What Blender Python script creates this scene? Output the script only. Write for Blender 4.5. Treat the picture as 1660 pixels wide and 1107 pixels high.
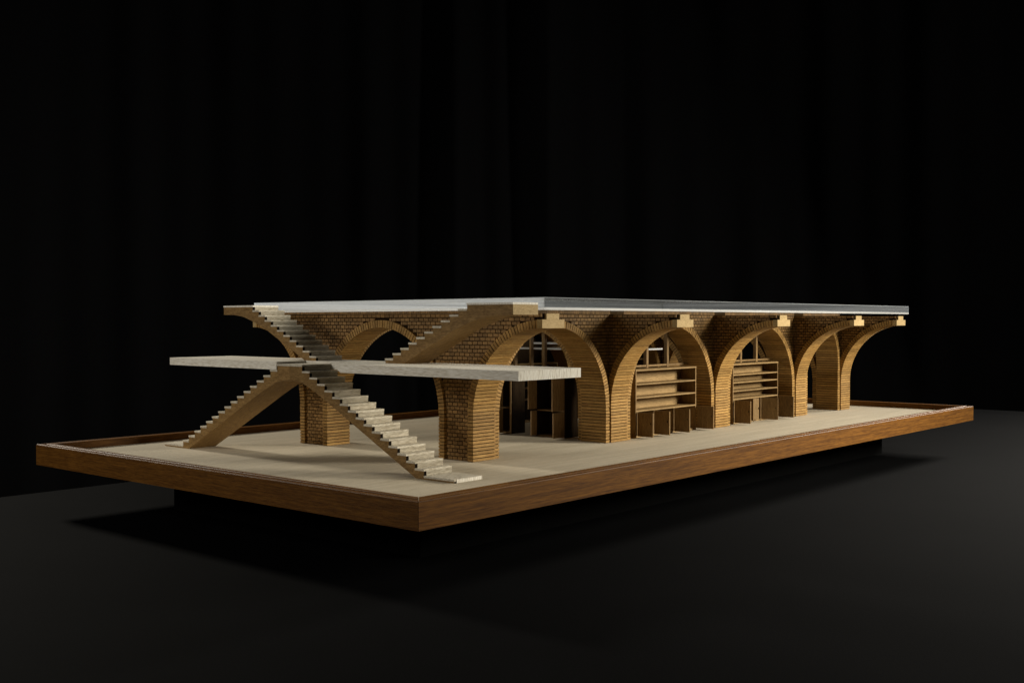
import bpy, bmesh, math, random
from mathutils import Matrix, Vector, Euler
random.seed(7)
for _o in list(bpy.data.objects): bpy.data.objects.remove(_o)
SC = bpy.context.scene
COL = SC.collection
PI = math.pi

# ------------------------------------------------------------------ camera
CAMP = Vector((-1.1343, -1.1605, 0.3062)); YAW = .7121; PITCH = -.0177; ROLL = -.0011
cd = bpy.data.cameras.new('camera'); cam = bpy.data.objects.new('camera', cd); COL.objects.link(cam)
cd.sensor_fit = 'HORIZONTAL'; cd.sensor_width = 36.0; cd.lens = 1797.09/1660*36
cd.clip_start = .05; cd.clip_end = 100
fw = Vector((math.cos(YAW)*math.cos(PITCH), math.sin(YAW)*math.cos(PITCH), math.sin(PITCH)))
rt = fw.cross(Vector((0, 0, 1))).normalized(); up = rt.cross(fw)
r2 = rt*math.cos(ROLL)+up*math.sin(ROLL); u2 = -rt*math.sin(ROLL)+up*math.cos(ROLL)
cam.matrix_world = Matrix(((r2.x, u2.x, -fw.x, CAMP.x), (r2.y, u2.y, -fw.y, CAMP.y), (r2.z, u2.z, -fw.z, CAMP.z), (0, 0, 0, 1)))
SC.camera = cam
SC.render.resolution_x = 1024; SC.render.resolution_y = 682

# ------------------------------------------------------------------ world, lamps, exposure
w = bpy.data.worlds.new('World'); SC.world = w; w.use_nodes = True
w.node_tree.nodes['Background'].inputs[0].default_value = (.9, .95, 1, 1)
w.node_tree.nodes['Background'].inputs[1].default_value = .004
SC.view_settings.view_transform = 'Standard'; SC.view_settings.look = 'None'
SC.view_settings.exposure = 0; SC.view_settings.gamma = 1; SC.view_settings.use_curve_mapping = False
def lamp(name, loc, target, size, power, col=(1, .935, .80), size_y=None):
    l = bpy.data.lights.new(name, 'AREA'); l.energy = power; l.color = col
    l.shape = 'RECTANGLE'; l.size = size; l.size_y = size_y or size
    o = bpy.data.objects.new(name, l); COL.objects.link(o); o.location = loc
    o.rotation_euler = (Vector(target)-Vector(loc)).to_track_quat('-Z', 'Y').to_euler(); return o
lamp('softbox_right', (4.7, -.25, 1.15), (1.4, .3, .1), .7, 88, (1, .94, .84))
lamp('softbox_back_left', (.30, 3.5, 1.45), (.6, .6, .05), .35, 62)
lamp('softbox_front', (2.5, -1.8, .92), (1.3, .3, .2), .7, 26).data.spread = math.radians(80)
lamp('softbox_left', (-2.2, 1.6, 1.1), (.4, .6, .15), .7, 25, (1, .95, .87))

# ------------------------------------------------------------------ materials
def nodes(name):
    m = bpy.data.materials.new(name); m.use_nodes = True
    nt = m.node_tree; b = nt.nodes['Principled BSDF']; return m, nt, b
def wood(name, c1, c2, scale=(8, 8, 60), rough=.55, bump=.15, rand='object', var=.25, spec=.14, fine=1.0, wave=0, c3=None, rot=(0, 0, 0)):
    """grain runs along the axis with the smallest scale"""
    m, nt, b = nodes(name); N = nt.nodes; L = nt.links
    tc = N.new('ShaderNodeTexCoord'); mp = N.new('ShaderNodeMapping'); mp.inputs['Scale'].default_value = scale; mp.inputs['Rotation'].default_value = rot
    if rand == 'object':
        oi = N.new('ShaderNodeObjectInfo'); ad = N.new('ShaderNodeVectorMath'); ad.operation = 'MULTIPLY_ADD'
        cx = N.new('ShaderNodeCombineXYZ')
        for i in range(3): L.new(oi.outputs['Random'], cx.inputs[i])
        L.new(cx.outputs[0], ad.inputs[0]); ad.inputs[1].default_value = (3.1, 5.7, 2.3)
        L.new(tc.outputs['Object'], ad.inputs[2]); L.new(ad.outputs[0], mp.inputs[0]); rnd = oi.outputs['Random']
    elif rand == 'island':
        ge = N.new('ShaderNodeNewGeometry'); L.new(tc.outputs['Object'], mp.inputs[0]); rnd = ge.outputs['Random Per Island']
    else:
        L.new(tc.outputs['Object'], mp.inputs[0]); rnd = None
    n1 = N.new('ShaderNodeTexNoise'); n1.inputs['Scale'].default_value = 1; n1.inputs['Detail'].default_value = 6; n1.inputs['Roughness'].default_value = .65
    n1.inputs['Distortion'].default_value = wave
    L.new(mp.outputs[0], n1.inputs['Vector'])
    n2 = N.new('ShaderNodeTexNoise'); n2.inputs['Scale'].default_value = 4.3*fine; n2.inputs['Detail'].default_value = 4
    L.new(mp.outputs[0], n2.inputs['Vector'])
    r1 = N.new('ShaderNodeValToRGB'); e = r1.color_ramp.elements
    e[0].position = .32; e[1].position = .68; e[0].color = (*c1, 1); e[1].color = (*c2, 1)
    L.new(n1.outputs[0], r1.inputs[0])
    mx = N.new('ShaderNodeMix'); mx.data_type = 'RGBA'; mx.blend_type = 'MULTIPLY'
    r2_ = N.new('ShaderNodeValToRGB'); e = r2_.color_ramp.elements
    e[0].position = .36; e[1].position = .56; e[0].color = (*(c3 or (.62, .58, .54)), 1); e[1].color = (1, 1, 1, 1)
    L.new(n2.outputs[0], r2_.inputs[0]); mx.inputs[0].default_value = .75
    L.new(r1.outputs[0], mx.inputs[6]); L.new(r2_.outputs[0], mx.inputs[7]); out = mx.outputs[2]
    if rnd:
        mr = N.new('ShaderNodeMapRange'); mr.inputs[3].default_value = 1-var; mr.inputs[4].default_value = 1+var
        L.new(rnd, mr.inputs[0]); hs = N.new('ShaderNodeHueSaturation'); L.new(mr.outputs[0], hs.inputs['Value'])
        L.new(out, hs.inputs['Color']); out = hs.outputs[0]
    L.new(out, b.inputs['Base Color'])
    b.inputs['Roughness'].default_value = rough; b.inputs['Specular IOR Level'].default_value = spec
    bp = N.new('ShaderNodeBump'); bp.inputs['Strength'].default_value = bump; bp.inputs['Distance'].default_value = .001
    L.new(n2.outputs[0], bp.inputs['Height']); L.new(bp.outputs[0], b.inputs['Normal'])
    return m
def plain(name, c, rough=.8, spec=.2):
    m, nt, b = nodes(name); b.inputs['Base Color'].default_value = (*c, 1); b.inputs['Roughness'].default_value = rough
    b.inputs['Specular IOR Level'].default_value = spec
    N = nt.nodes; L = nt.links; n = N.new('ShaderNodeTexNoise'); n.inputs['Scale'].default_value = 90; n.inputs['Detail'].default_value = 4
    tc = N.new('ShaderNodeTexCoord'); L.new(tc.outputs['Object'], n.inputs['Vector'])
    mr = N.new('ShaderNodeMapRange'); mr.inputs[3].default_value = .75; mr.inputs[4].default_value = 1.25; L.new(n.outputs[0], mr.inputs[0])
    hs = N.new('ShaderNodeHueSaturation'); hs.inputs['Color'].default_value = (*c, 1); L.new(mr.outputs[0], hs.inputs['Value']); L.new(hs.outputs[0], b.inputs['Base Color'])
    return m
M = {}
M['voussoir'] = wood('oak_voussoir', (.275, .150, .043), (.40, .240, .076), (40, 150, 150), .6, .08, var=.2, c3=(.74, .70, .62))
M['brick'] = wood('oak_brick', (.195, .107, .036), (.305, .178, .064), (220, 60, 260), .6, .12, 'island', .28)
M['brickobj'] = wood('oak_brick_piece', (.195, .107, .036), (.305, .178, .064), (220, 60, 260), .6, .12, 'object', .28)
M['joint'] = plain('burnt_joint', (.016, .009, .005), .9, .05)
M['burnt'] = plain('burnt_and_gap_dark', (.012, .008, .006), .9, .05)
M['veneer'] = wood('veneer_side', (.195, .112, .037), (.36, .222, .082), (260, 34, 190), .6, .12, 'object', .1, wave=.4, c3=(.48, .42, .35))
M['cab'] = wood('cabinet_oak', (.175, .108, .043), (.275, .175, .074), (200, 200, 30), .6, .1, 'object', .16)
M['cabh'] = wood('cabinet_oak_shelf', (.225, .145, .06), (.34, .225, .098), (30, 160, 260), .6, .1, 'object', .12)
M['pale'] = wood('pale_end_wood', (.36, .25, .10), (.47, .335, .15), (60, 120, 160), .6, .1, 'object', .1)
M['balsa'] = wood('balsa_board', (.78, .73, .62), (.90, .87, .78), (170, 14, 170), .8, .5, 'object', .08, .15, c3=(.66, .62, .55))
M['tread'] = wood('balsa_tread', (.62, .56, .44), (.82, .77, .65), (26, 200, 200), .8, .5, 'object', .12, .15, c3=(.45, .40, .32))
M['riser'] = wood('balsa_riser_shaded', (.44, .39, .295), (.64, .585, .47), (20, 260, 260), .8, .5, 'object', .16, .15, c3=(.42, .37, .30))  # same balsa as the treads, with the risers' shade put into the colour
M['balsaend'] = wood('balsa_end', (.84, .79, .68), (.92, .89, .80), (150, 150, 20), .8, .2, 'object', .05, .15)
M['floor'] = wood('maple_floor', (.44, .385, .285), (.565, .50, .385), (3.5, 70, 70), .7, .05, None, fine=4.0, c3=(.80, .775, .73))
M['rail_x'] = wood('stained_rail_long', (.085, .031, .003), (.225, .094, .012), (9, 330, 330), .5, .03, 'object', .05, .12, wave=.15, rot=(0, -.09, 0), c3=(.42, .34, .26))
M['rail_y'] = wood('stained_rail_short', (.085, .032, .004), (.20, .084, .012), (420, 14, 420), .5, .3, 'object', .05, .12, wave=.15, c3=(.42, .34, .26))
M['black'] = plain('black_board', (.0025, .0025, .0025), .9, .02)
M['leaf'] = wood('lit_leaf_oak', (.34, .22, .105), (.48, .33, .17), (200, 200, 22), .6, .1, 'object', .1)  # paler than the cabinet oak: light on the open leaves put into the colour
M['dark'] = wood('shaded_dark_board', (.020, .012, .006), (.034, .021, .010), (60, 60, 12), .85, .1, 'object', .1, .04)  # near-black: shade inside cupboards and rear arches put into the colour
def cloth():
    m, nt, b = nodes('black_cloth'); N = nt.nodes; L = nt.links
    tc = N.new('ShaderNodeTexCoord')
    n = N.new('ShaderNodeTexNoise'); n.inputs['Scale'].default_value = 300; n.inputs['Detail'].default_value = 4; L.new(tc.outputs['Object'], n.inputs['Vector'])
    n3 = N.new('ShaderNodeTexNoise'); n3.inputs['Scale'].default_value = 5; n3.inputs['Detail'].default_value = 5; L.new(tc.outputs['Object'], n3.inputs['Vector'])
    v = N.new('ShaderNodeTexVoronoi'); v.inputs['Scale'].default_value = 26; L.new(tc.outputs['Object'], v.inputs['Vector'])
    lt = N.new('ShaderNodeMath'); lt.operation = 'LESS_THAN'; lt.inputs[1].default_value = .022; L.new(v.outputs['Distance'], lt.inputs[0])
    r = N.new('ShaderNodeValToRGB'); e = r.color_ramp.elements; e[0].color = (.0009, .00095, .00105, 1); e[1].color = (.0036, .0037, .0040, 1); e[0].position = .3; e[1].position = .7
    ad = N.new('ShaderNodeMath'); ad.operation = 'MULTIPLY_ADD'; L.new(n.outputs[0], ad.inputs[0]); ad.inputs[1].default_value = .7
    mu = N.new('ShaderNodeMath'); mu.operation = 'MULTIPLY'; mu.inputs[1].default_value = .3; L.new(n3.outputs[0], mu.inputs[0]); L.new(mu.outputs[0], ad.inputs[2])
    L.new(ad.outputs[0], r.inputs[0])
    mx = N.new('ShaderNodeMix'); mx.data_type = 'RGBA'; L.new(lt.outputs[0], mx.inputs[0]); L.new(r.outputs[0], mx.inputs[6]); mx.inputs[7].default_value = (.012, .012, .012, 1)
    L.new(mx.outputs[2], b.inputs['Base Color']); b.inputs['Roughness'].default_value = .95; b.inputs['Specular IOR Level'].default_value = .02
    bp = N.new('ShaderNodeBump'); bp.inputs['Strength'].default_value = .3; bp.inputs['Distance'].default_value = .001; L.new(n.outputs[0], bp.inputs['Height']); L.new(bp.outputs[0], b.inputs['Normal'])
    return m
M['cloth'] = cloth()
M['curtain'] = plain('black_velvet', (.0055, .0055, .006), .95, .05)
def acrylic(name, haze, tint, hazecol=(.82, .84, .86), fres=1):
    m = bpy.data.materials.new(name); m.use_nodes = True; nt = m.node_tree; N = nt.nodes; L = nt.links
    N.remove(N['Principled BSDF']); out = N['Material Output']
    tr = N.new('ShaderNodeBsdfTransparent'); tr.inputs[0].default_value = (*tint, 1)
    gl = N.new('ShaderNodeBsdfGlossy'); gl.inputs['Roughness'].default_value = .02
    lw = N.new('ShaderNodeLayerWeight'); lw.inputs[0].default_value = .5
    pw = N.new('ShaderNodeMath'); pw.operation = 'POWER'; pw.inputs[1].default_value = 5; L.new(lw.outputs['Facing'], pw.inputs[0])
    fr = N.new('ShaderNodeMath'); fr.operation = 'MULTIPLY_ADD'; fr.inputs[1].default_value = .96*fres; fr.inputs[2].default_value = .04*fres; L.new(pw.outputs[0], fr.inputs[0])
    m1 = N.new('ShaderNodeMixShader'); L.new(fr.outputs[0], m1.inputs[0]); L.new(tr.outputs[0], m1.inputs[1]); L.new(gl.outputs[0], m1.inputs[2])
    df = N.new('ShaderNodeBsdfDiffuse'); tl = N.new('ShaderNodeBsdfTranslucent')
    df.inputs[0].default_value = (*hazecol, 1); tl.inputs[0].default_value = (*hazecol, 1)
    m2 = N.new('ShaderNodeMixShader'); m2.inputs[0].default_value = .5; L.new(df.outputs[0], m2.inputs[1]); L.new(tl.outputs[0], m2.inputs[2])
    m3 = N.new('ShaderNodeMixShader'); L.new(m1.outputs[0], m3.inputs[1]); L.new(m2.outputs[0], m3.inputs[2])
    tc = N.new('ShaderNodeTexCoord'); mp = N.new('ShaderNodeMapping'); mp.inputs['Scale'].default_value = (1.6, 1.6, 260); L.new(tc.outputs['Object'], mp.inputs[0])
    n = N.new('ShaderNodeTexNoise'); n.inputs['Scale'].default_value = 1; n.inputs['Detail'].default_value = 3; L.new(mp.outputs[0], n.inputs['Vector'])
    mr = N.new('ShaderNodeMapRange'); mr.inputs[1].default_value = .3; mr.inputs[2].default_value = .7; mr.inputs[3].default_value = haze*.6; mr.inputs[4].default_value = haze*1.4
    L.new(n.outputs[0], mr.inputs[0]); L.new(mr.outputs[0], m3.inputs[0]); L.new(m3.outputs[0], out.inputs[0])
    return m
M['acrylic'] = acrylic('clear_acrylic', .004, (.97, .98, .985))
M['acrylic_satin'] = acrylic('satin_acrylic_edge', .46, (.9, .93, .95), (.80, .86, .94)); M['acrylic_edge'] = acrylic('dimmed_acrylic_edge', .03, (.30, .32, .34))  # acrylic_edge: dark tint stands in for the dimmer light in the front edge
M['acrylic_inner'] = acrylic('bonded_acrylic_face', .004, (.99, .99, .99), fres=0)
M['acrylic_sawn'] = acrylic('sawn_acrylic_edge', .68, (.9, .93, .94)); M['opal'] = acrylic('opal_acrylic', .62, (.9, .9, .9), (.9, .9, .88))

# ------------------------------------------------------------------ helpers
def mesh_obj(name, verts, faces, mats, parent=None, fm=None, smooth=False):
    me = bpy.data.meshes.new(name); me.from_pydata(verts, [], faces); 
    for m in (mats if isinstance(mats, (list, tuple)) else [mats]): me.materials.append(m)
    if fm:
        for p, k in zip(me.polygons, fm): p.material_index = k
    bm = bmesh.new(); bm.from_mesh(me); bmesh.ops.recalc_face_normals(bm, faces=bm.faces); bm.to_mesh(me); bm.free()
    return link(name, me, parent)
def link(name, me, parent=None, mat=None):
    o = bpy.data.objects.new(name, me); COL.objects.link(o)
    base = Matrix.Identity(4)
    if parent is not None:
        o.parent = parent; base = Matrix.Translation(-parent.location)
    o.matrix_basis = base @ (mat or Matrix.Identity(4))
    return o
BF = [(0, 3, 2, 1), (4, 5, 6, 7), (0, 1, 5, 4), (1, 2, 6, 5), (2, 3, 7, 6), (3, 0, 4, 7)]
class MB:
    def __init__(s): s.v = []; s.f = []; s.m = []
    def box(s, x0, x1, y0, y1, z0, z1, mi=0):
        n = len(s.v); s.v += [(x0, y0, z0), (x1, y0, z0), (x1, y1, z0), (x0, y1, z0), (x0, y0, z1), (x1, y0, z1), (x1, y1, z1), (x0, y1, z1)]
        s.f += [tuple(n+i for i in q) for q in BF]; s.m += [mi]*6
    def build(s, name, mats, parent=None): return mesh_obj(name, s.v, s.f, mats, parent, s.m)
def box(name, x0, x1, y0, y1, z0, z1, mat, parent=None):
    """box with its own origin at its centre"""
    c = Vector(((x0+x1)/2, (y0+y1)/2, (z0+z1)/2)); b = MB(); b.box(x0-c.x, x1-c.x, y0-c.y, y1-c.y, z0-c.z, z1-c.z)
    me = bpy.data.meshes.new(name); me.from_pydata(b.v, [], b.f); me.materials.append(mat)
    return link(name, me, parent, Matrix.Translation(c))
def empty(name, loc, label, cat, group=None):
    o = bpy.data.objects.new(name, None); COL.objects.link(o); o.location = loc; o.empty_display_size = .02
    o['label'] = label; o['category'] = cat
    if group: o['group'] = group
    return o
def tag(o, label, cat, group=None):
    o['label'] = label; o['category'] = cat
    if group: o['group'] = group
    return o
def prism(name, poly, x0, x1, mats, parent, edge_mi=None, origin=None):
    """polygon in (y,z) extruded along x"""
    n = len(poly); v = [(x0, y, z) for y, z in poly]+[(x1, y, z) for y, z in poly]
    f = [tuple(range(n)), tuple(range(2*n-1, n-1, -1))]; m = [0, 0]
    for i in range(n):
        j = (i+1) % n; f.append((i, j, n+j, n+i)); m.append(edge_mi[i] if edge_mi else 0)
    return mesh_obj(name, v, f, mats, parent, m)

# ------------------------------------------------------------------ setting
HT = -.10
tb = MB(); tb.box(-4.2, 4.15, -3.2, 1.42, -.86, HT)
t = tb.build('tabletop', M['cloth']); t['kind'] = 'structure'
fb = MB(); fb.box(-9, 11, -9, 11, -.90, -.864)
t = fb.build('floor', M['black']); t['kind'] = 'structure'
# pleated curtain behind, on an arc round the table
cv = []; cf = []
NS, NZ = 900, 10
for i in range(NS+1):
    a = math.radians(-25+140*i/NS)
    for k in range(NZ+1):
        zz = -.862+4.6*k/NZ; s = i/NS
        wob = .05*math.sin(s*150+.6*math.sin(s*37)+.25*k*.3)+.03*math.sin(s*331+1.3*math.sin(s*23)-.2*k*.3)+.02*math.sin(s*61+k*.35)
        sp = max(.05, .45+.55*math.sin(s*13+2)+.35*math.sin(s*41+.2*k))
        R_ = 6.2+wob*sp
        cv.append((-.6+R_*math.cos(a), -.7+R_*math.sin(a), zz))
for i in range(NS):
    for k in range(NZ):
        q = i*(NZ+1)+k; cf.append((q, q+NZ+1, q+NZ+2, q+1))
cu = mesh_obj('backdrop_curtain', cv, cf, M['curtain']); cu['kind'] = 'structure'
for p in cu.data.polygons: p.use_smooth = True
p_ = MB(); D = 1.1735; W = 2.4
p_.box(.206, W-.206, .206, D-.206, HT, -.0005)
tag(p_.build('plinth', M['black']), 'black plinth block holding the wooden tray above the cloth', 'plinth')

# ------------------------------------------------------------------ tray
FL = .0287
tray = empty('display_tray', (W/2, D/2, 0), 'brown stained wooden tray with raised double-beaded rim under the model', 'tray')
prof = [(0, 0), (0, .0425), (.0008, .0437), (.002, .0441), (.0085, .0441), (.0096, .0435), (.0101, .0385), (.0150, .0385), (.0155, .0438), (.0166, .0446), (.0265, .0446), (.0282, .0440), (.029, .0425), (.029, .012), (.029, 0)]
corners = [(0, 0), (W, 0), (W, D), (0, D)]; inn = [(1, 1), (-1, 1), (-1, -1), (1, -1)]
for k in range(4):
    a, b = k, (k+1) % 4; v = []; g = .0002
    for (c, sgn) in ((a, inn[a]), (b, inn[b])):
        for d, z in prof: v.append((corners[c][0]+sgn[0]*d, corners[c][1]+sgn[1]*d, z))
    ax = 0 if k % 2 == 0 else 1
    n = len(prof); mid = Vector(((corners[a][0]+corners[b][0])/2, (corners[a][1]+corners[b][1])/2, 0))
    for i in range(n):      # hairline mitre gap
        for off, s in ((0, 1), (n, -1)):
            q = list(v[off+i]); dirn = 1 if q[ax] < mid[ax] else -1; q[ax] += dirn*.0005; v[off+i] = tuple(q)
    v = [(q[0]-mid.x, q[1]-mid.y, q[2]) for q in v]
    f = [tuple(range(n)), tuple(range(2*n-1, n-1, -1))]+[(i, (i+1) % n, n+(i+1) % n, n+i) for i in range(n)]
    me = bpy.data.meshes.new('rail'); me.from_pydata(v, [], f); me.materials.append(M['rail_x'] if k % 2 == 0 else M['rail_y']); me.materials.append(M['burnt']); me.polygons[0].material_index = 1; me.polygons[1].material_index = 1  # mitre ends blackened, shade of the gap put into the colour
    bm = bmesh.new(); bm.from_mesh(me); bmesh.ops.recalc_face_normals(bm, faces=bm.faces); bm.to_mesh(me); bm.free()
    link('rail', me, tray, Matrix.Translation(mid))
for k, (cx_, cy_) in enumerate(corners):
    a = sorted((cx_+inn[k][0]*.0012, cx_+inn[k][0]*.0286)); b = sorted((cy_+inn[k][1]*.0012, cy_+inn[k][1]*.0286))
    box('mitre_gap_filler', a[0], a[1], b[0], b[1], .0008, .0380, M['burnt'], tray)  # black filler added behind the mitre gaps so they stay dark
box('floor_board', .0292, W-.0292, .0292, D-.0292, .004, FL, M['floor'], tray)['label'] = 'pale maple floor board'
box('under_board', .0292, W-.0292, .0292, D-.0292, 0, .0036, M['black'], tray)

# ------------------------------------------------------------------ arch pieces
TH = .0155                      # radial depth of an arch ring
FT = .066                       # width of a cross frame
YC = .5955; Y0 = .151; Y1 = 2*YC-Y0; CROWN = .2944; RB = .1745; ZC = CROWN-RB
PA0, PA1 = Y0+RB, YC-RB         # near pier, y
PB0, PB1 = YC+RB, Y1-RB
TOP = .3225; PITCHV = .0072; GAP = .0015
def wedge_mesh(R, width, dth, name):
    g = GAP/R/2; v = []; ins = .0004
    for rr in (R, R+TH):
        for sx in (-1, 1):
            for t_ in (-dth/2+g*R/rr, dth/2-g*R/rr): v.append((sx*width/2, rr*math.cos(t_), rr*math.sin(t_)))
    # index: r*4 + sx*2 + t
    f = [(0, 1, 3, 2), (4, 6, 7, 5), (0, 2, 6, 4), (1, 5, 7, 3), (0, 4, 5, 1), (2, 3, 7, 6)]
    me = bpy.data.meshes.new(name); me.from_pydata(v, [], f); me.materials.append(M['voussoir'])
    bm = bmesh.new(); bm.from_mesh(me); bmesh.ops.recalc_face_normals(bm, faces=bm.faces); bm.to_mesh(me); bm.free(); return me
def course_mesh(width, h, name):
    b = MB(); b.box(-width/2, width/2, 0, TH, -h/2+.0008, h/2-.0008)
    me = bpy.data.meshes.new(name); me.from_pydata(b.v, [], b.f); me.materials.append(M['voussoir']); return me
CACHE = {}
def half_arch(par, axis, wc, c, R, a0, a1, width, zc, joined=None, limit=None):
    """ring voussoirs of one half arch.  axis 'y': arch in the y-z plane (width along x, centred at wc);
    axis 'x': arch in the x-z plane.  c = arch centre along the axis; a0,a1 degrees from springing to crown"""
    na = max(4, round(abs(math.radians(a1-a0))*R/PITCHV)); dth = abs(math.radians(a1-a0))/na
    nl = max(1, round((zc-FL)/PITCHV)); h = (zc-FL)/nl
    key = (round(R, 5), width, na, nl)
    if key not in CACHE: CACHE[key] = (wedge_mesh(R, width, dth, 'voussoir'), course_mesh(width, h, 'pier_course'))
    mw, mc = CACHE[key]
    if axis == 'y': B = Matrix(((1, 0, 0, wc), (0, 1, 0, c), (0, 0, 1, zc), (0, 0, 0, 1)))
    else: B = Matrix(((0, 1, 0, c), (-1, 0, 0, wc), (0, 0, 1, zc), (0, 0, 0, 1)))
    out = []
    s = 1 if a1 > a0 else -1
    for i in range(na):
        ph = math.radians(a0)+s*(i+.5)*dth
        out.append((mw, 'voussoir', B @ Matrix.Rotation(ph, 4, 'X')))
    side = 1 if math.cos(math.radians(a0)) > 0 else -1
    for i in range(nl):
        T = Matrix.Translation((0, side*R, FL-zc+(i+.5)*h))
        if side < 0: T = T @ Matrix.Rotation(PI, 4, 'Z')
        out.append((mc, 'pier_course', B @ T))
    for me, nm, mt in out:
        # small hand-made unevenness, along the width only
        j = Matrix.Translation((random.uniform(-.0004, .0004), 0, 0))
        if joined is None: link(nm, me, par, mt @ j)
        else:
            n = len(joined.v); joined.v += [tuple(mt @ j @ v.co) for v in me.vertices]
            joined.f += [tuple(n+i for i in p.vertices) for p in me.polygons]; joined.m += [0]*len(me.polygons)
def bed_strip(mb, axis, wc, c, R, a0, a1, width, zc):
    """dark bed behind the joints"""
    r0, r1 = R+.0012, R+TH-.0012; hw = width/2-.0016; pts = []
    sgn = 1 if math.cos(math.radians(a0)) > 0 else -1
    pts.append((c+sgn*r0, FL+.0005, c+sgn*r1, FL+.0005))
    for i in range(25):
        a = math.radians(a0+(a1-a0)*i/24); pts.append((c+r0*math.cos(a), zc+r0*math.sin(a), c+r1*math.cos(a), zc+r1*math.sin(a)))
    n = len(mb.v)
    for (u0, z0, u1, z1) in pts:
        for ss in (-1, 1):
            for (u, z) in ((u0, z0), (u1, z1)):
                mb.v.append((wc+ss*hw, u, z) if axis == 'y' else (u, wc+ss*hw, z))
    for i in range(len(pts)-1):
        q = n+4*i; r = q+4
        for (a, b) in ((0, 1), (1, 3), (3, 2), (2, 0)): mb.f.append((q+a, q+b, r+b, r+a)); mb.m.append(0)
    e = n+4*(len(pts)-1)
    mb.f += [(n, n+1, n+3, n+2), (e, e+1, e+3, e+2)]; mb.m += [0, 0]
def core_strip(mb, axis, cols, w0, w1, top):
    """solid wall core: cols = [(u, bottom_z)], extruded from w0 to w1"""
    n = len(mb.v)
    for u, zb in cols:
        for wv in (w0, w1):
            for z in (zb, top): mb.v.append((wv, u, z) if axis == 'y' else (u, wv, z))
    for i in range(len(cols)-1):
        q = n+4*i; r = q+4
        for (a, b) in ((0, 1), (1, 3), (3, 2), (2, 0)): mb.f.append((q+a, q+b, r+b, r+a)); mb.m.append(0)
    e = n+4*(len(cols)-1)
    mb.f += [(n, n+1, n+3, n+2), (e, e+1, e+3, e+2)]; mb.m += [0, 0]
BW, BH = .0137, .0077
def bricks(lo, hi, bottom, top, zstart=FL, seed=0):
    """brick rectangles (u0,u1,z0,z1) covering lo..hi above bottom(u)"""
    rr = random.Random(seed); out = []
    n = round((top-zstart)/BH); h = (top-zstart)/n
    for k in range(n):
        z0 = zstart+k*h; z1 = z0+h; u = lo-(BW/2 if k % 2 else 0)
        while u < hi-.001:
            a, b = max(u, lo), min(u+BW, hi); zt = z0+.2*h
            S = 12; ok = [bottom(a+(b-a)*(i+.5)/S) <= zt for i in range(S)]
            i = 0
            while i < S:
                if ok[i]:
                    j = i
                    while j < S and ok[j]: j += 1
                    aa, bb = a+(b-a)*i/S, a+(b-a)*j/S
                    if bb-aa > .0028: out.append((aa+.0008, bb-.0008, z0+.0008, z1-.0008, rr.uniform(-.0003, .0003)))
                    i = j
                else: i += 1
            u += BW
    return out
def frame_bottom(y):
    RO = RB+TH
    if y < Y0+RO and y <= PA0+TH: return ZC+math.sqrt(max(0, RO*RO-(y-Y0)**2)) if y-Y0 < RO else FL
    if abs(y-YC) < RO: return ZC+math.sqrt(RO*RO-(y-YC)**2)
    if y > Y1-RO: return ZC+math.sqrt(max(0, RO*RO-(y-Y1)**2))
    return FL
def cols_for(fn, lo, hi, steps=220, lift=.0):
    return [(lo+(hi-lo)*i/steps, fn(lo+(hi-lo)*i/steps)) for i in range(steps+1)]
FX = [.4695, .935, 1.400, 1.856, 2.163]
flabels = ['brick end frame with three arches facing the staircases',
           'brick arched cross frame between the split-door cupboard bay and the first shelf unit',
           'brick arched cross frame standing between the two shelf units',
           'brick arched cross frame between a shelf unit and the empty narrow bay',
           'last brick cross frame with free bracket beyond the narrow empty bay']
allb = None
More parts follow.
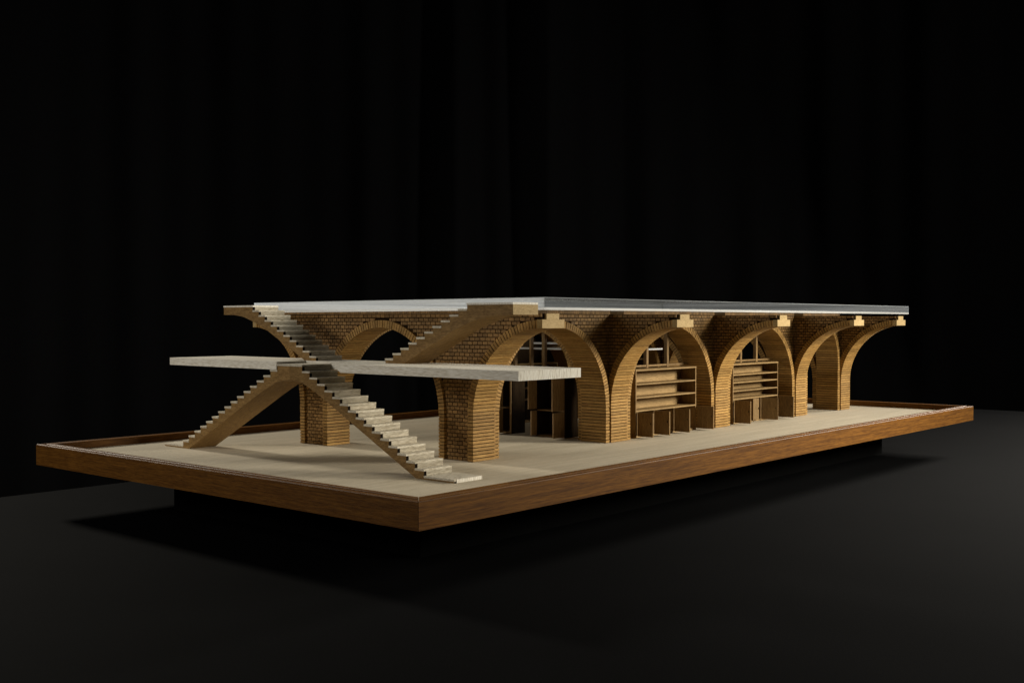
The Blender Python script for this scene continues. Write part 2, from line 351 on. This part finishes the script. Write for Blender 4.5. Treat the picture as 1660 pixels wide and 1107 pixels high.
for i, x0 in enumerate(FX):
    fr = empty('brick_frame', (x0+FT/2, YC, FL), flabels[i], 'arch frame', 'brick cross frames under the acrylic roof')
    wc = x0+FT/2
    for (c, a0, a1) in ((Y0, 0, 90), (YC, 180, 90), (YC, 0, 90), (Y1, 180, 90)):
        half_arch(fr, 'y', wc, c, RB, a0, a1, FT, ZC)
    bd = MB()
    for (c, a0, a1) in ((Y0, 0, 89.5), (YC, 180, 90), (YC, 0, 90), (Y1, 180, 90.5)): bed_strip(bd, 'y', wc, c, RB, a0, a1, FT, ZC)
    core_strip(bd, 'y', cols_for(lambda y: frame_bottom(y)-.0015 if frame_bottom(y) > FL else FL, Y0+.004, Y1-.004), x0+.0085, x0+FT-.0085, TOP)
    o = bd.build('joint_core', M['joint'], fr)
    # bricks on both faces
    rc = bricks(Y0+.004, Y1-.004, frame_bottom, TOP, seed=i)
    st = MB(); singles = []
    if i == 0:      # the ones that show largest are pieces of their own
        def vis(r):
            yy, zz = (r[0]+r[1])/2, (r[2]+r[3])/2
            hid = (.19 < zz < .225)
            return (hid, math.hypot(yy-CAMP.y, x0-CAMP.x))
        full = sorted([r for r in rc if r[1]-r[0] > .009], key=vis)
        singles = full[:290]
    ss = set(id(r) for r in singles)
    for r in rc:
        a, b, z0, z1, j = r
        st.box(x0+FT-.0090, x0+FT-.006+j, a, b, z0, z1)
        if id(r) not in ss: st.box(x0+.006+j, x0+.0090, a, b, z0, z1)
    o = st.build('brickwork', M['brick'], fr); o['kind'] = 'stuff'
    if singles:
        cache = {}
        for a, b, z0, z1, j in singles:
            k = (round(b-a, 4), round(z1-z0, 5))
            if k not in cache:
                q = MB(); q.box(0, .003, -k[0]/2, k[0]/2, -k[1]/2, k[1]/2); me = bpy.data.meshes.new('brick'); me.from_pydata(q.v, [], q.f); me.materials.append(M['brickobj']); cache[k] = me
            link('brick', cache[k], fr, Matrix.Translation((x0+.006+j, (a+b)/2, (z0+z1)/2)))
    for yy, s in ((Y0, -1), (Y1, 1)):
        ya, yb = sorted((yy+s*.0022, yy-s*.010))
        box('bracket_tip', x0-.0006, x0+FT+.0006, ya, yb, CROWN-.0004, CROWN+TH+.0006, M['pale'], fr)
        ya, yb = sorted((yy+s*.0012, yy-s*.010))
        box('bracket_cap', x0+.014, x0+FT-.014, ya, yb, CROWN+TH+.0007, TOP-.0006, M['pale'], fr)
    if i == 0:
        cn = MB(); u = Y0+.03
        while u < Y1-.03: cn.box(x0+.003, x0+FT-.012, u, u+BW*.5-.0007, TOP+.0009, .3281); u += BW*.5
        o = cn.build('cornice_bricks', M['brick'], fr); o['kind'] = 'stuff'

# arcade walls between the frames
WT = .072; YW = .329
blabels = ['brick arch wall bay opening onto the split-door cupboards', 'brick arch wall bay framing the shelf unit with three open shelves',
           'brick arch wall bay framing the shelf unit with four open shelves', 'narrow empty brick arch bay at the end of the arcade']
rear = ['rear brick arch bay seen through the cupboard bay', 'rear brick arch bay behind the shelf unit with three open shelves', 'rear brick arch bay behind the shelf unit with four open shelves', 'narrow rear brick arch bay at the end of the building']
for row, yw in enumerate((YW, 2*YC-YW-WT)):
    for k in range(4):
        xa, xb = FX[k]+FT+TH, FX[k+1]-TH; R = (xb-xa)/2; c = (xa+xb)/2; zc = CROWN-R; wc = yw+WT/2; RO = R+TH
        wl = empty('arcade_bay', (c, wc, FL), (blabels if row == 0 else rear)[k], 'arch wall', 'arched wall bays between the brick frames')
        jn = MB() if row == 1 else None
        half_arch(wl, 'x', wc, c, R, 180, 90, WT, zc, jn); half_arch(wl, 'x', wc, c, R, 0, 90, WT, zc, jn)
        if jn:
            jn.build('arch_ring', M['voussoir'], wl)['kind'] = 'stuff'
            if k in (1, 2):  # boards added to block the back light and darken the interior
                n_ = 28; pl = [(c+(R+.004)*math.cos(PI*i/n_), zc+(R+.004)*math.sin(PI*i/n_)) for i in range(n_+1)]+[(c-R-.004, FL), (c+R+.004, FL)]
                m_ = len(pl); mesh_obj('light_block_board', [(u, yw+.045, z) for u, z in pl]+[(u, yw+.049, z) for u, z in pl], [tuple(range(m_)), tuple(range(2*m_-1, m_-1, -1))]+[(i, (i+1) % m_, m_+(i+1) % m_, m_+i) for i in range(m_)], M['dark'], wl)
        bd = MB(); bed_strip(bd, 'x', wc, c, R, 180, 90, WT, zc); bed_strip(bd, 'x', wc, c, R, 0, 90, WT, zc)
        fn = lambda x: zc+math.sqrt(max(0, RO*RO-(x-c)**2)) if abs(x-c) < RO else FL
        lo, hi = xa-TH-.0055, xb+TH+.0055
        core_strip(bd, 'x', cols_for(lambda x: max(FL, fn(x)-.0015), xa-TH+.0006, xb+TH-.0006), yw+.0085, yw+WT-.0085, .3275)
        bd.build('joint_core', M['joint'], wl)
        st = MB()
        for (a, b, z0, z1, j) in bricks(lo, hi, fn, TOP, seed=50+k):
            st.box(a, b, yw+.006+j, yw+.0095, z0, z1)
        st.build('brickwork', M['brick'], wl)['kind'] = 'stuff'
        cn = MB(); u = lo
        while u < hi-.004: cn.box(u, min(u+BW*.5, hi)-.0007, yw+.0035, yw+WT-.004, TOP+.0009, .3281); u += BW*.5
        cn.build('cornice_bricks', M['brick'], wl)['kind'] = 'stuff'

# ------------------------------------------------------------------ acrylic roof
x0, x1, y0, y1, z0, z1 = .4726, 2.252, .147, 1.043, .3285, .3522
roof = empty('acrylic_roof', ((x0+x1)/2, (y0+y1)/2, z0), 'thick clear acrylic roof slab lying on the brick frames', 'roof slab')
rb = MB(); rb.box(x0, x1, y0, y1, z0+.0046, z1)
ro = mesh_obj('clear_sheet', rb.v, rb.f, [M['acrylic'], M['acrylic_edge'], M['acrylic_sawn'], M['acrylic_satin'], M['acrylic_inner']], roof, [4, 0, 1, 2, 2, 3])
bm = bmesh.new(); bm.from_mesh(ro.data); bmesh.ops.bevel(bm, geom=list(bm.edges), offset=.0009, segments=1, affect='EDGES', material=3); bm.to_mesh(ro.data); bm.free()
ob = MB(); ob.box(x0+.0003, x1-.0003, y0+.0003, y1-.0003, z0, z0+.0044)
mesh_obj('opal_sheet', ob.v, ob.f, [M['acrylic'], M['opal'], M['acrylic_inner']], roof, [0, 2, 1, 1, 1, 1])

# ------------------------------------------------------------------ staircases
TB = .0036
def stair_steps(par, xa, w, steps):
    """steps: list of (y0,y1,ztop, yr, zr0) tread boards with the riser at yr rising from zr0 to tread underside; s sign of riser facing"""
    for (ya, yb, zt, yr, zr, s) in steps:
        j = random.uniform(-.0005, .0005); jz = random.uniform(-.0003, .0002)
        t_ = box('tread', xa-.0005+j, xa+w+.0005+j*.5, ya, yb+random.uniform(-.0002, .0003), zt-TB+jz, zt+jz, M['tread'], par); t_.rotation_euler.z = random.uniform(-.006, .006)
        if yr is not None:
            r0, r1 = sorted((yr, yr+s*.0012))
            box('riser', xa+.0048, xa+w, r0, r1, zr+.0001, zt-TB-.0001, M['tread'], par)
XL, WL = .240, .070
low = empty('lower_staircase', (XL+WL/2, .608, FL), 'inverted V staircase of two long flights rising from the tray floor to the pale deck', 'staircase')
RUN, RISE = .0225, .0117; ZL = .2222; YR0, YR1 = .569, .647
def lower_body(s, ye, ymid):
    # s=+1 flight towards +y (left), s=-1 towards -y
    pts = []; em = []
    z = ZL-TB
    pts.append((ymid, z)); em.append(0)
    pts.append((ye, z)); em.append(1)
    for k in range(1, 16):
        zz = ZL-k*RISE-TB
        pts.append((ye+s*(k-1)*RUN, zz)); em.append(0)
        pts.append((ye+s*k*RUN, zz)); em.append(1)
    zf = FL+.0065-TB
    pts.append((ye+s*15*RUN, zf)); em.append(0)
    pts.append((ye+s*(15*RUN+.072), zf)); em.append(0)
    pts.append((ye+s*(15*RUN+.072), FL)); em.append(0)
    so = [(.965, .0287), (.877, .0735), (.789, .1188), (.735, .1465), (.700, .1640), (.672, .1770), (.648, .1865), (.628, .1905), (.608, .1918)]
    for y, zz in so:
        yy = y if s > 0 else 2*.608-y
        pts.append((yy, zz)); em.append(0)
    if abs(pts[-1][0]-ymid) > 1e-6: pts[-1] = (ymid, pts[-1][1])
    if s < 0: pass
    return pts, em
for s, ye in ((1, YR1), (-1, YR0)):
    pts, em = lower_body(s, ye, .608+s*.0002)
    prism('carriage', pts, XL, XL+WL, [M['veneer'], M['burnt']], low, em)
steps = [(YR0-.0006, YR1+.0006, ZL, None, 0, 1)]
for s, ye in ((1, YR1), (-1, YR0)):
    zprev = ZL
    for k in range(0, 16):
        zt = ZL-k*RISE; zl = ZL-(k+1)*RISE if k < 15 else FL+.0065
        yr = ye+s*k*RUN
        r0, r1 = sorted((yr, yr+s*.0012))
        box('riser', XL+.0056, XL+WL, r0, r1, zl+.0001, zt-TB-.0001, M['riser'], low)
        if k:
            ya, yb = sorted((ye+s*(k-1)*RUN+s*.0003, ye+s*k*RUN+s*.0012)); steps.append((ya, yb, zt, None, 0, s))
    ya, yb = sorted((ye+s*(15*RUN+.0003), ye+s*(15*RUN+.0745)))
    box('foot_plate', XL-.0005, XL+WL+.0005, ya, yb, FL+.0029, FL+.0065, M['tread'], low)
    if s < 0: box('foot_edge', XL+.0052, XL+WL, ya-.0008, ya-.0001, FL+.0002, FL+.0064, M['balsaend'], low)
stair_steps(low, XL, WL, steps)
ZS = .2269
XU, WU = .320, .068
def upper(s, yf, run, ztop0, rise, yend, so, label):
    """flight climbing in direction s from the deck; yf first riser"""
    e = empty('upper_staircase', (XU+WU/2, yf, ZS), label, 'staircase', 'upper staircase flights on the deck')
    pts = []; em = []
    pts.append((yf, ZS)); em.append(1)
    for k in range(11):
        z = ztop0+k*rise-TB
        pts.append((yf+s*k*run, z)); em.append(0)
        pts.append((yf+s*(k+1)*run if k < 10 else yend, z)); em.append(1 if k < 10 else 0)
    pts += so; em += [0]*len(so)
    prism('carriage', pts, XU, XU+WU, [M['veneer'], M['burnt']], e, em)
    for k in range(11):
        zt = ztop0+k*rise; yr = yf+s*k*run; zl = ztop0+(k-1)*rise if k else ZS
        r0, r1 = sorted((yr, yr-s*.0012))
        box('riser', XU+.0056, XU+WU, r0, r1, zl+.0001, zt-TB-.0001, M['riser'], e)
        ya, yb = sorted((yr-s*.0012, (yf+s*(k+1)*run-s*.0003) if k < 10 else yend+s*.0008))
        box('tread' if k < 10 else 'top_landing', XU-.0005, XU+WU+.0005, ya, yb, zt-TB, zt, M['tread'] if k < 10 else M['balsaend'], e)
    return e
sl = [(.9446, .3225), (.9068, .3220), (.888, .3200), (.8685, .3168), (.8336, .3065), (.789, .2895), (.738, .2640), (.6883, .2405), (.6610, ZS)]
upper(1, .6250, .02137, .2365, .0106, .9446, sl, 'upper stair flight climbing away from the acrylic roof corner beside the rear bracket')
srr = [(.0933, .3185), (.1304, .3180), (.1550, .3150), (.1782, .3104), (.2276, .2945), (.300, .2600), (.3533, .2335), (.3665, ZS)]
uR = upper(-1, .4163, .02151, .2362, .0104, .0933, srr, 'upper stair flight climbing towards the acrylic roof corner above the front pier')
box('end_face', XU+.0002, XU+WU-.0002, .0933-.0012, .0933-.0001, .3186, .2362+10*.0104-TB-.0002, M['pale'], uR)

# deck slab, notched round the lower stair
def nx(y): return .2225+.0248*y
top = [(nx(-.003), -.003), (.388, -.003), (.4126, 1.047), (nx(1.049), 1.049), (nx(.6485), .6485), (XL+WL+.002, .6485), (XL+WL+.002, .475), (nx(.475), .475)]
bot = list(top); bot[6] = (XL+WL+.002, .447); bot[7] = (nx(.447), .447)
ZB = .2108
v = [(x, y, ZB) for x, y in bot]+[(x, y, ZS) for x, y in top]; n = 8
f = [tuple(range(n)), tuple(range(n, 2*n))]+[(i, (i+1) % n, n+(i+1) % n, n+i) for i in range(n)]
fm = [0, 0]+[1 if i in (0, 2) else 0 for i in range(n)]
dk = mesh_obj('deck_slab', v, f, [M['balsa'], M['balsaend']], None, fm)
tag(dk, 'long pale balsa deck slab notched where the lower stair passes', 'deck')

# ------------------------------------------------------------------ shelf units
def shelf_unit(xa, xb, zs_, doors, label, yf=.345, yb=.392):
    zt = .1875; p = .0032
    e = empty('shelf_unit', ((xa+xb)/2, yf, FL), label, 'shelf unit', 'shelf units standing in the arcade bays')
    box('side_panel', xa, xa+p, yf, yb, FL+.0001, zt, M['cab'], e); box('side_panel', xb-p, xb, yf, yb, FL+.0001, zt, M['cab'], e)
    box('top_board', xa-.0004, xb+.0004, yf-.0006, yb, zt+.0001, zt+.0036, M['cabh'], e)
    box('back_panel', xa+p+.0001, xb-p-.0001, yb-.003, yb-.0003, FL+.0001, zt-.0001, M['cabh'], e)
    for z in zs_: box('shelf', xa+p+.0001, xb-p-.0001, yf+.0002, yb-.0032, z-.0032, z, M['cabh'], e)
    box('base_board', xa+p+.0001, xb-p-.0001, yf+.0008, yb-.0032, FL+.0001, FL+.0045, M['cabh'], e)
    zl = zs_[-1]-.0034
    for (hx, ang, ln) in doors:
        # door leaf hinged at hx, opening towards -y ; ang 90 = straight out, 0 = closed towards +x
        if hx < xb-.01: box('divider', hx+.0035, hx+.0063, yf+.001, yb-.0034, FL+.0047, zl-.0001, M['cab'], e)
        b = MB(); b.box(0, ln, -.0016, .0016, 0, zl-.0008-(FL+.0036))
        me = bpy.data.meshes.new('door'); me.from_pydata(b.v, [], b.f); me.materials.append(M['cab'])
        d = link('door', me, e, Matrix.Translation((hx+.0016, yf-.0022, FL+.0036)) @ Matrix.Rotation(math.radians(-ang), 4, 'Z'))
        q = MB(); q.box(ln*.86, ln*.89, -.0016-.0022, -.0017, .03, .034)
        h = bpy.data.meshes.new('knob'); h.from_pydata(q.v, [], q.f); h.materials.append(M['burnt'])
        ho = bpy.data.objects.new('knob', h); COL.objects.link(ho); ho.parent = d
    return e
shelf_unit(1.062, 1.3355, [.1572, .1250, .0935], [(1.066, 88, .043), (1.138, 90, .044), (1.228, 89, .044), (1.3195+.018, 86, .046)], 'oak shelf unit with three open shelves above four open doors in its arch')
shelf_unit(1.524, 1.7825, [.1625, .1415, .1185, .0965], [(1.529, 84, .046), (1.629, 8, .026), (1.678, 70, .046), (1.7829, 84, .044)], 'oak shelf unit with four narrow open shelves above open doors in its arch')

shelf_unit(1.062, 1.3355, [.1572, .1250, .0935], [], 'rear oak shelf unit seen through the doorway between the split-door cupboards', .800, .847)
shelf_unit(1.524, 1.7825, [.1572, .1250, .0935], [], 'rear oak shelf unit standing behind the shelf unit with four open shelves', .800, .847)
# window frames above the units
def window(xs, za, c, R, yy, label):
    e = empty('window_frame', (sum(xs)/len(xs), yy, za), label, 'window frame', 'slim timber window frames in the arches')
    zc = CROWN-R
    for x in xs:
        zt = zc+math.sqrt(max(.0001, R*R-(abs(x-c)+.005)**2))-.0006
        box('mullion', x-.0042, x+.0042, yy, yy+.009, za, zt, M['cab'], e)
    hw = math.sqrt(R*R-(max(za+.012, zc)-zc)**2)-.003
    xsrt = sorted(xs); segs = [c-hw]+[q for x in xsrt for q in (x-.0043, x+.0043)]+[c+hw]
    for i in range(0, len(segs), 2): box('sill_rail', segs[i], segs[i+1], yy+.001, yy+.008, za+.003, za+.0075, M['cab'], e)
window([1.166, 1.2585], .1917, (FX[1]+FT+FX[2])/2, (FX[2]-FX[1]-FT)/2-TH, .381, 'timber window mullions above the shelf unit with three open shelves')
window([1.6335, 1.7235], .1917, (FX[2]+FT+FX[3])/2, (FX[3]-FX[2]-FT)/2-TH, .381, 'timber window mullions above the shelf unit with four open shelves')

# ------------------------------------------------------------------ split-door cupboards inside the second frame's arch
def cupboard(ya, yb, leaves, label):
    xf, xb_, zt, zm, p = .944, .992, .190, .0925, .003
    e = empty('cupboard', (xf, (ya+yb)/2, FL), label, 'cupboard', 'split-door cupboards in the cross arch')
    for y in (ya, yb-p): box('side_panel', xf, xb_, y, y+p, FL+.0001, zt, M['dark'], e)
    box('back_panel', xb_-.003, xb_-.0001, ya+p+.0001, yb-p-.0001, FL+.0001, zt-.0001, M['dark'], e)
    for z in (FL+.0035, zm+.0016, zt+.0032): box('shelf' if z < zt else 'top_board', xf+.0005, xb_-.0032, ya+p+.0001, yb-p-.0001, z-.0032, z, M['cab'], e)
    for (hy, ang, ln, za, zb) in leaves:
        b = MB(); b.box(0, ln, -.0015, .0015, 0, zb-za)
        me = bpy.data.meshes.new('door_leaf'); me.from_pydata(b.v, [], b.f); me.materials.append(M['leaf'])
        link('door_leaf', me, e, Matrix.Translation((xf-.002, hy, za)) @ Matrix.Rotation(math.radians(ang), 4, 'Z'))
    return e
# angle measured from +x: 180 = straight out towards -x
cupboard(.466, .556, [(.4685, 181, .043, FL+.003, .0905), (.4685, 184, .050, .0955, .1885), (.5535, 178, .020, FL+.003, .0905), (.5535, 176, .029, .0955, .1885)], 'cupboard with split doors swung open on the pier side of the cross arch')
cupboard(.632, .733, [(.6345, 182, .004, FL+.003, .1885), (.6630, 184, .040, FL+.003, .0905), (.6630, 182, .040, .0955, .1885)], 'cupboard with split doors swung open on the far side of the cross arch')
e = empty('window_frame', (.947, .5955, .1935), 'timber window mullions above the split-door cupboards in the cross arch', 'window frame', 'slim timber window frames in the arches')
for y, hw in ((.6267, .003), (.5747, .003), (.5338, .0045)):
    box('mullion', .944, .953, y-hw, y+hw, .1935, ZC+math.sqrt(RB*RB-(abs(y-YC)+.006)**2)-.0006, M['cab'], e)
for z in (.0,):
    box('sill_rail', .9445, .9525, .5385, .5715, .1935, .1975, M['cab'], e); box('sill_rail', .9445, .9525, .5779, .6235, .1935, .1975, M['cab'], e)
# clear sheets of an upper level fixed to the window mullions
M['lit_edge'] = acrylic('lit_acrylic_edge', .62, (.9, .9, .9), (.92, .92, .9))  # white edge haze stands in for light passing through the sheets
for (xa, xb, ya, yb, z, lab) in ((.9535, 1.09, .487, .6235, .2388, 'lower clear acrylic sheet fixed behind the mullions of the cross arch'), (.9535, 1.06, .497, .583, .2520, 'upper clear acrylic sheet fixed behind the mullions of the cross arch'),
        (1.1705, 1.237, .383, .389, .2352, 'small clear acrylic strip fixed to a mullion above the shelf unit with three open shelves')):
    b = MB(); b.box(xa, xb, ya, yb, z, z+.0044)
    o = mesh_obj('acrylic_sheet', b.v, b.f, [M['acrylic'], M['lit_edge']], None, [0, 0, 1, 1, 1, 1]); tag(o, lab, 'acrylic sheet')
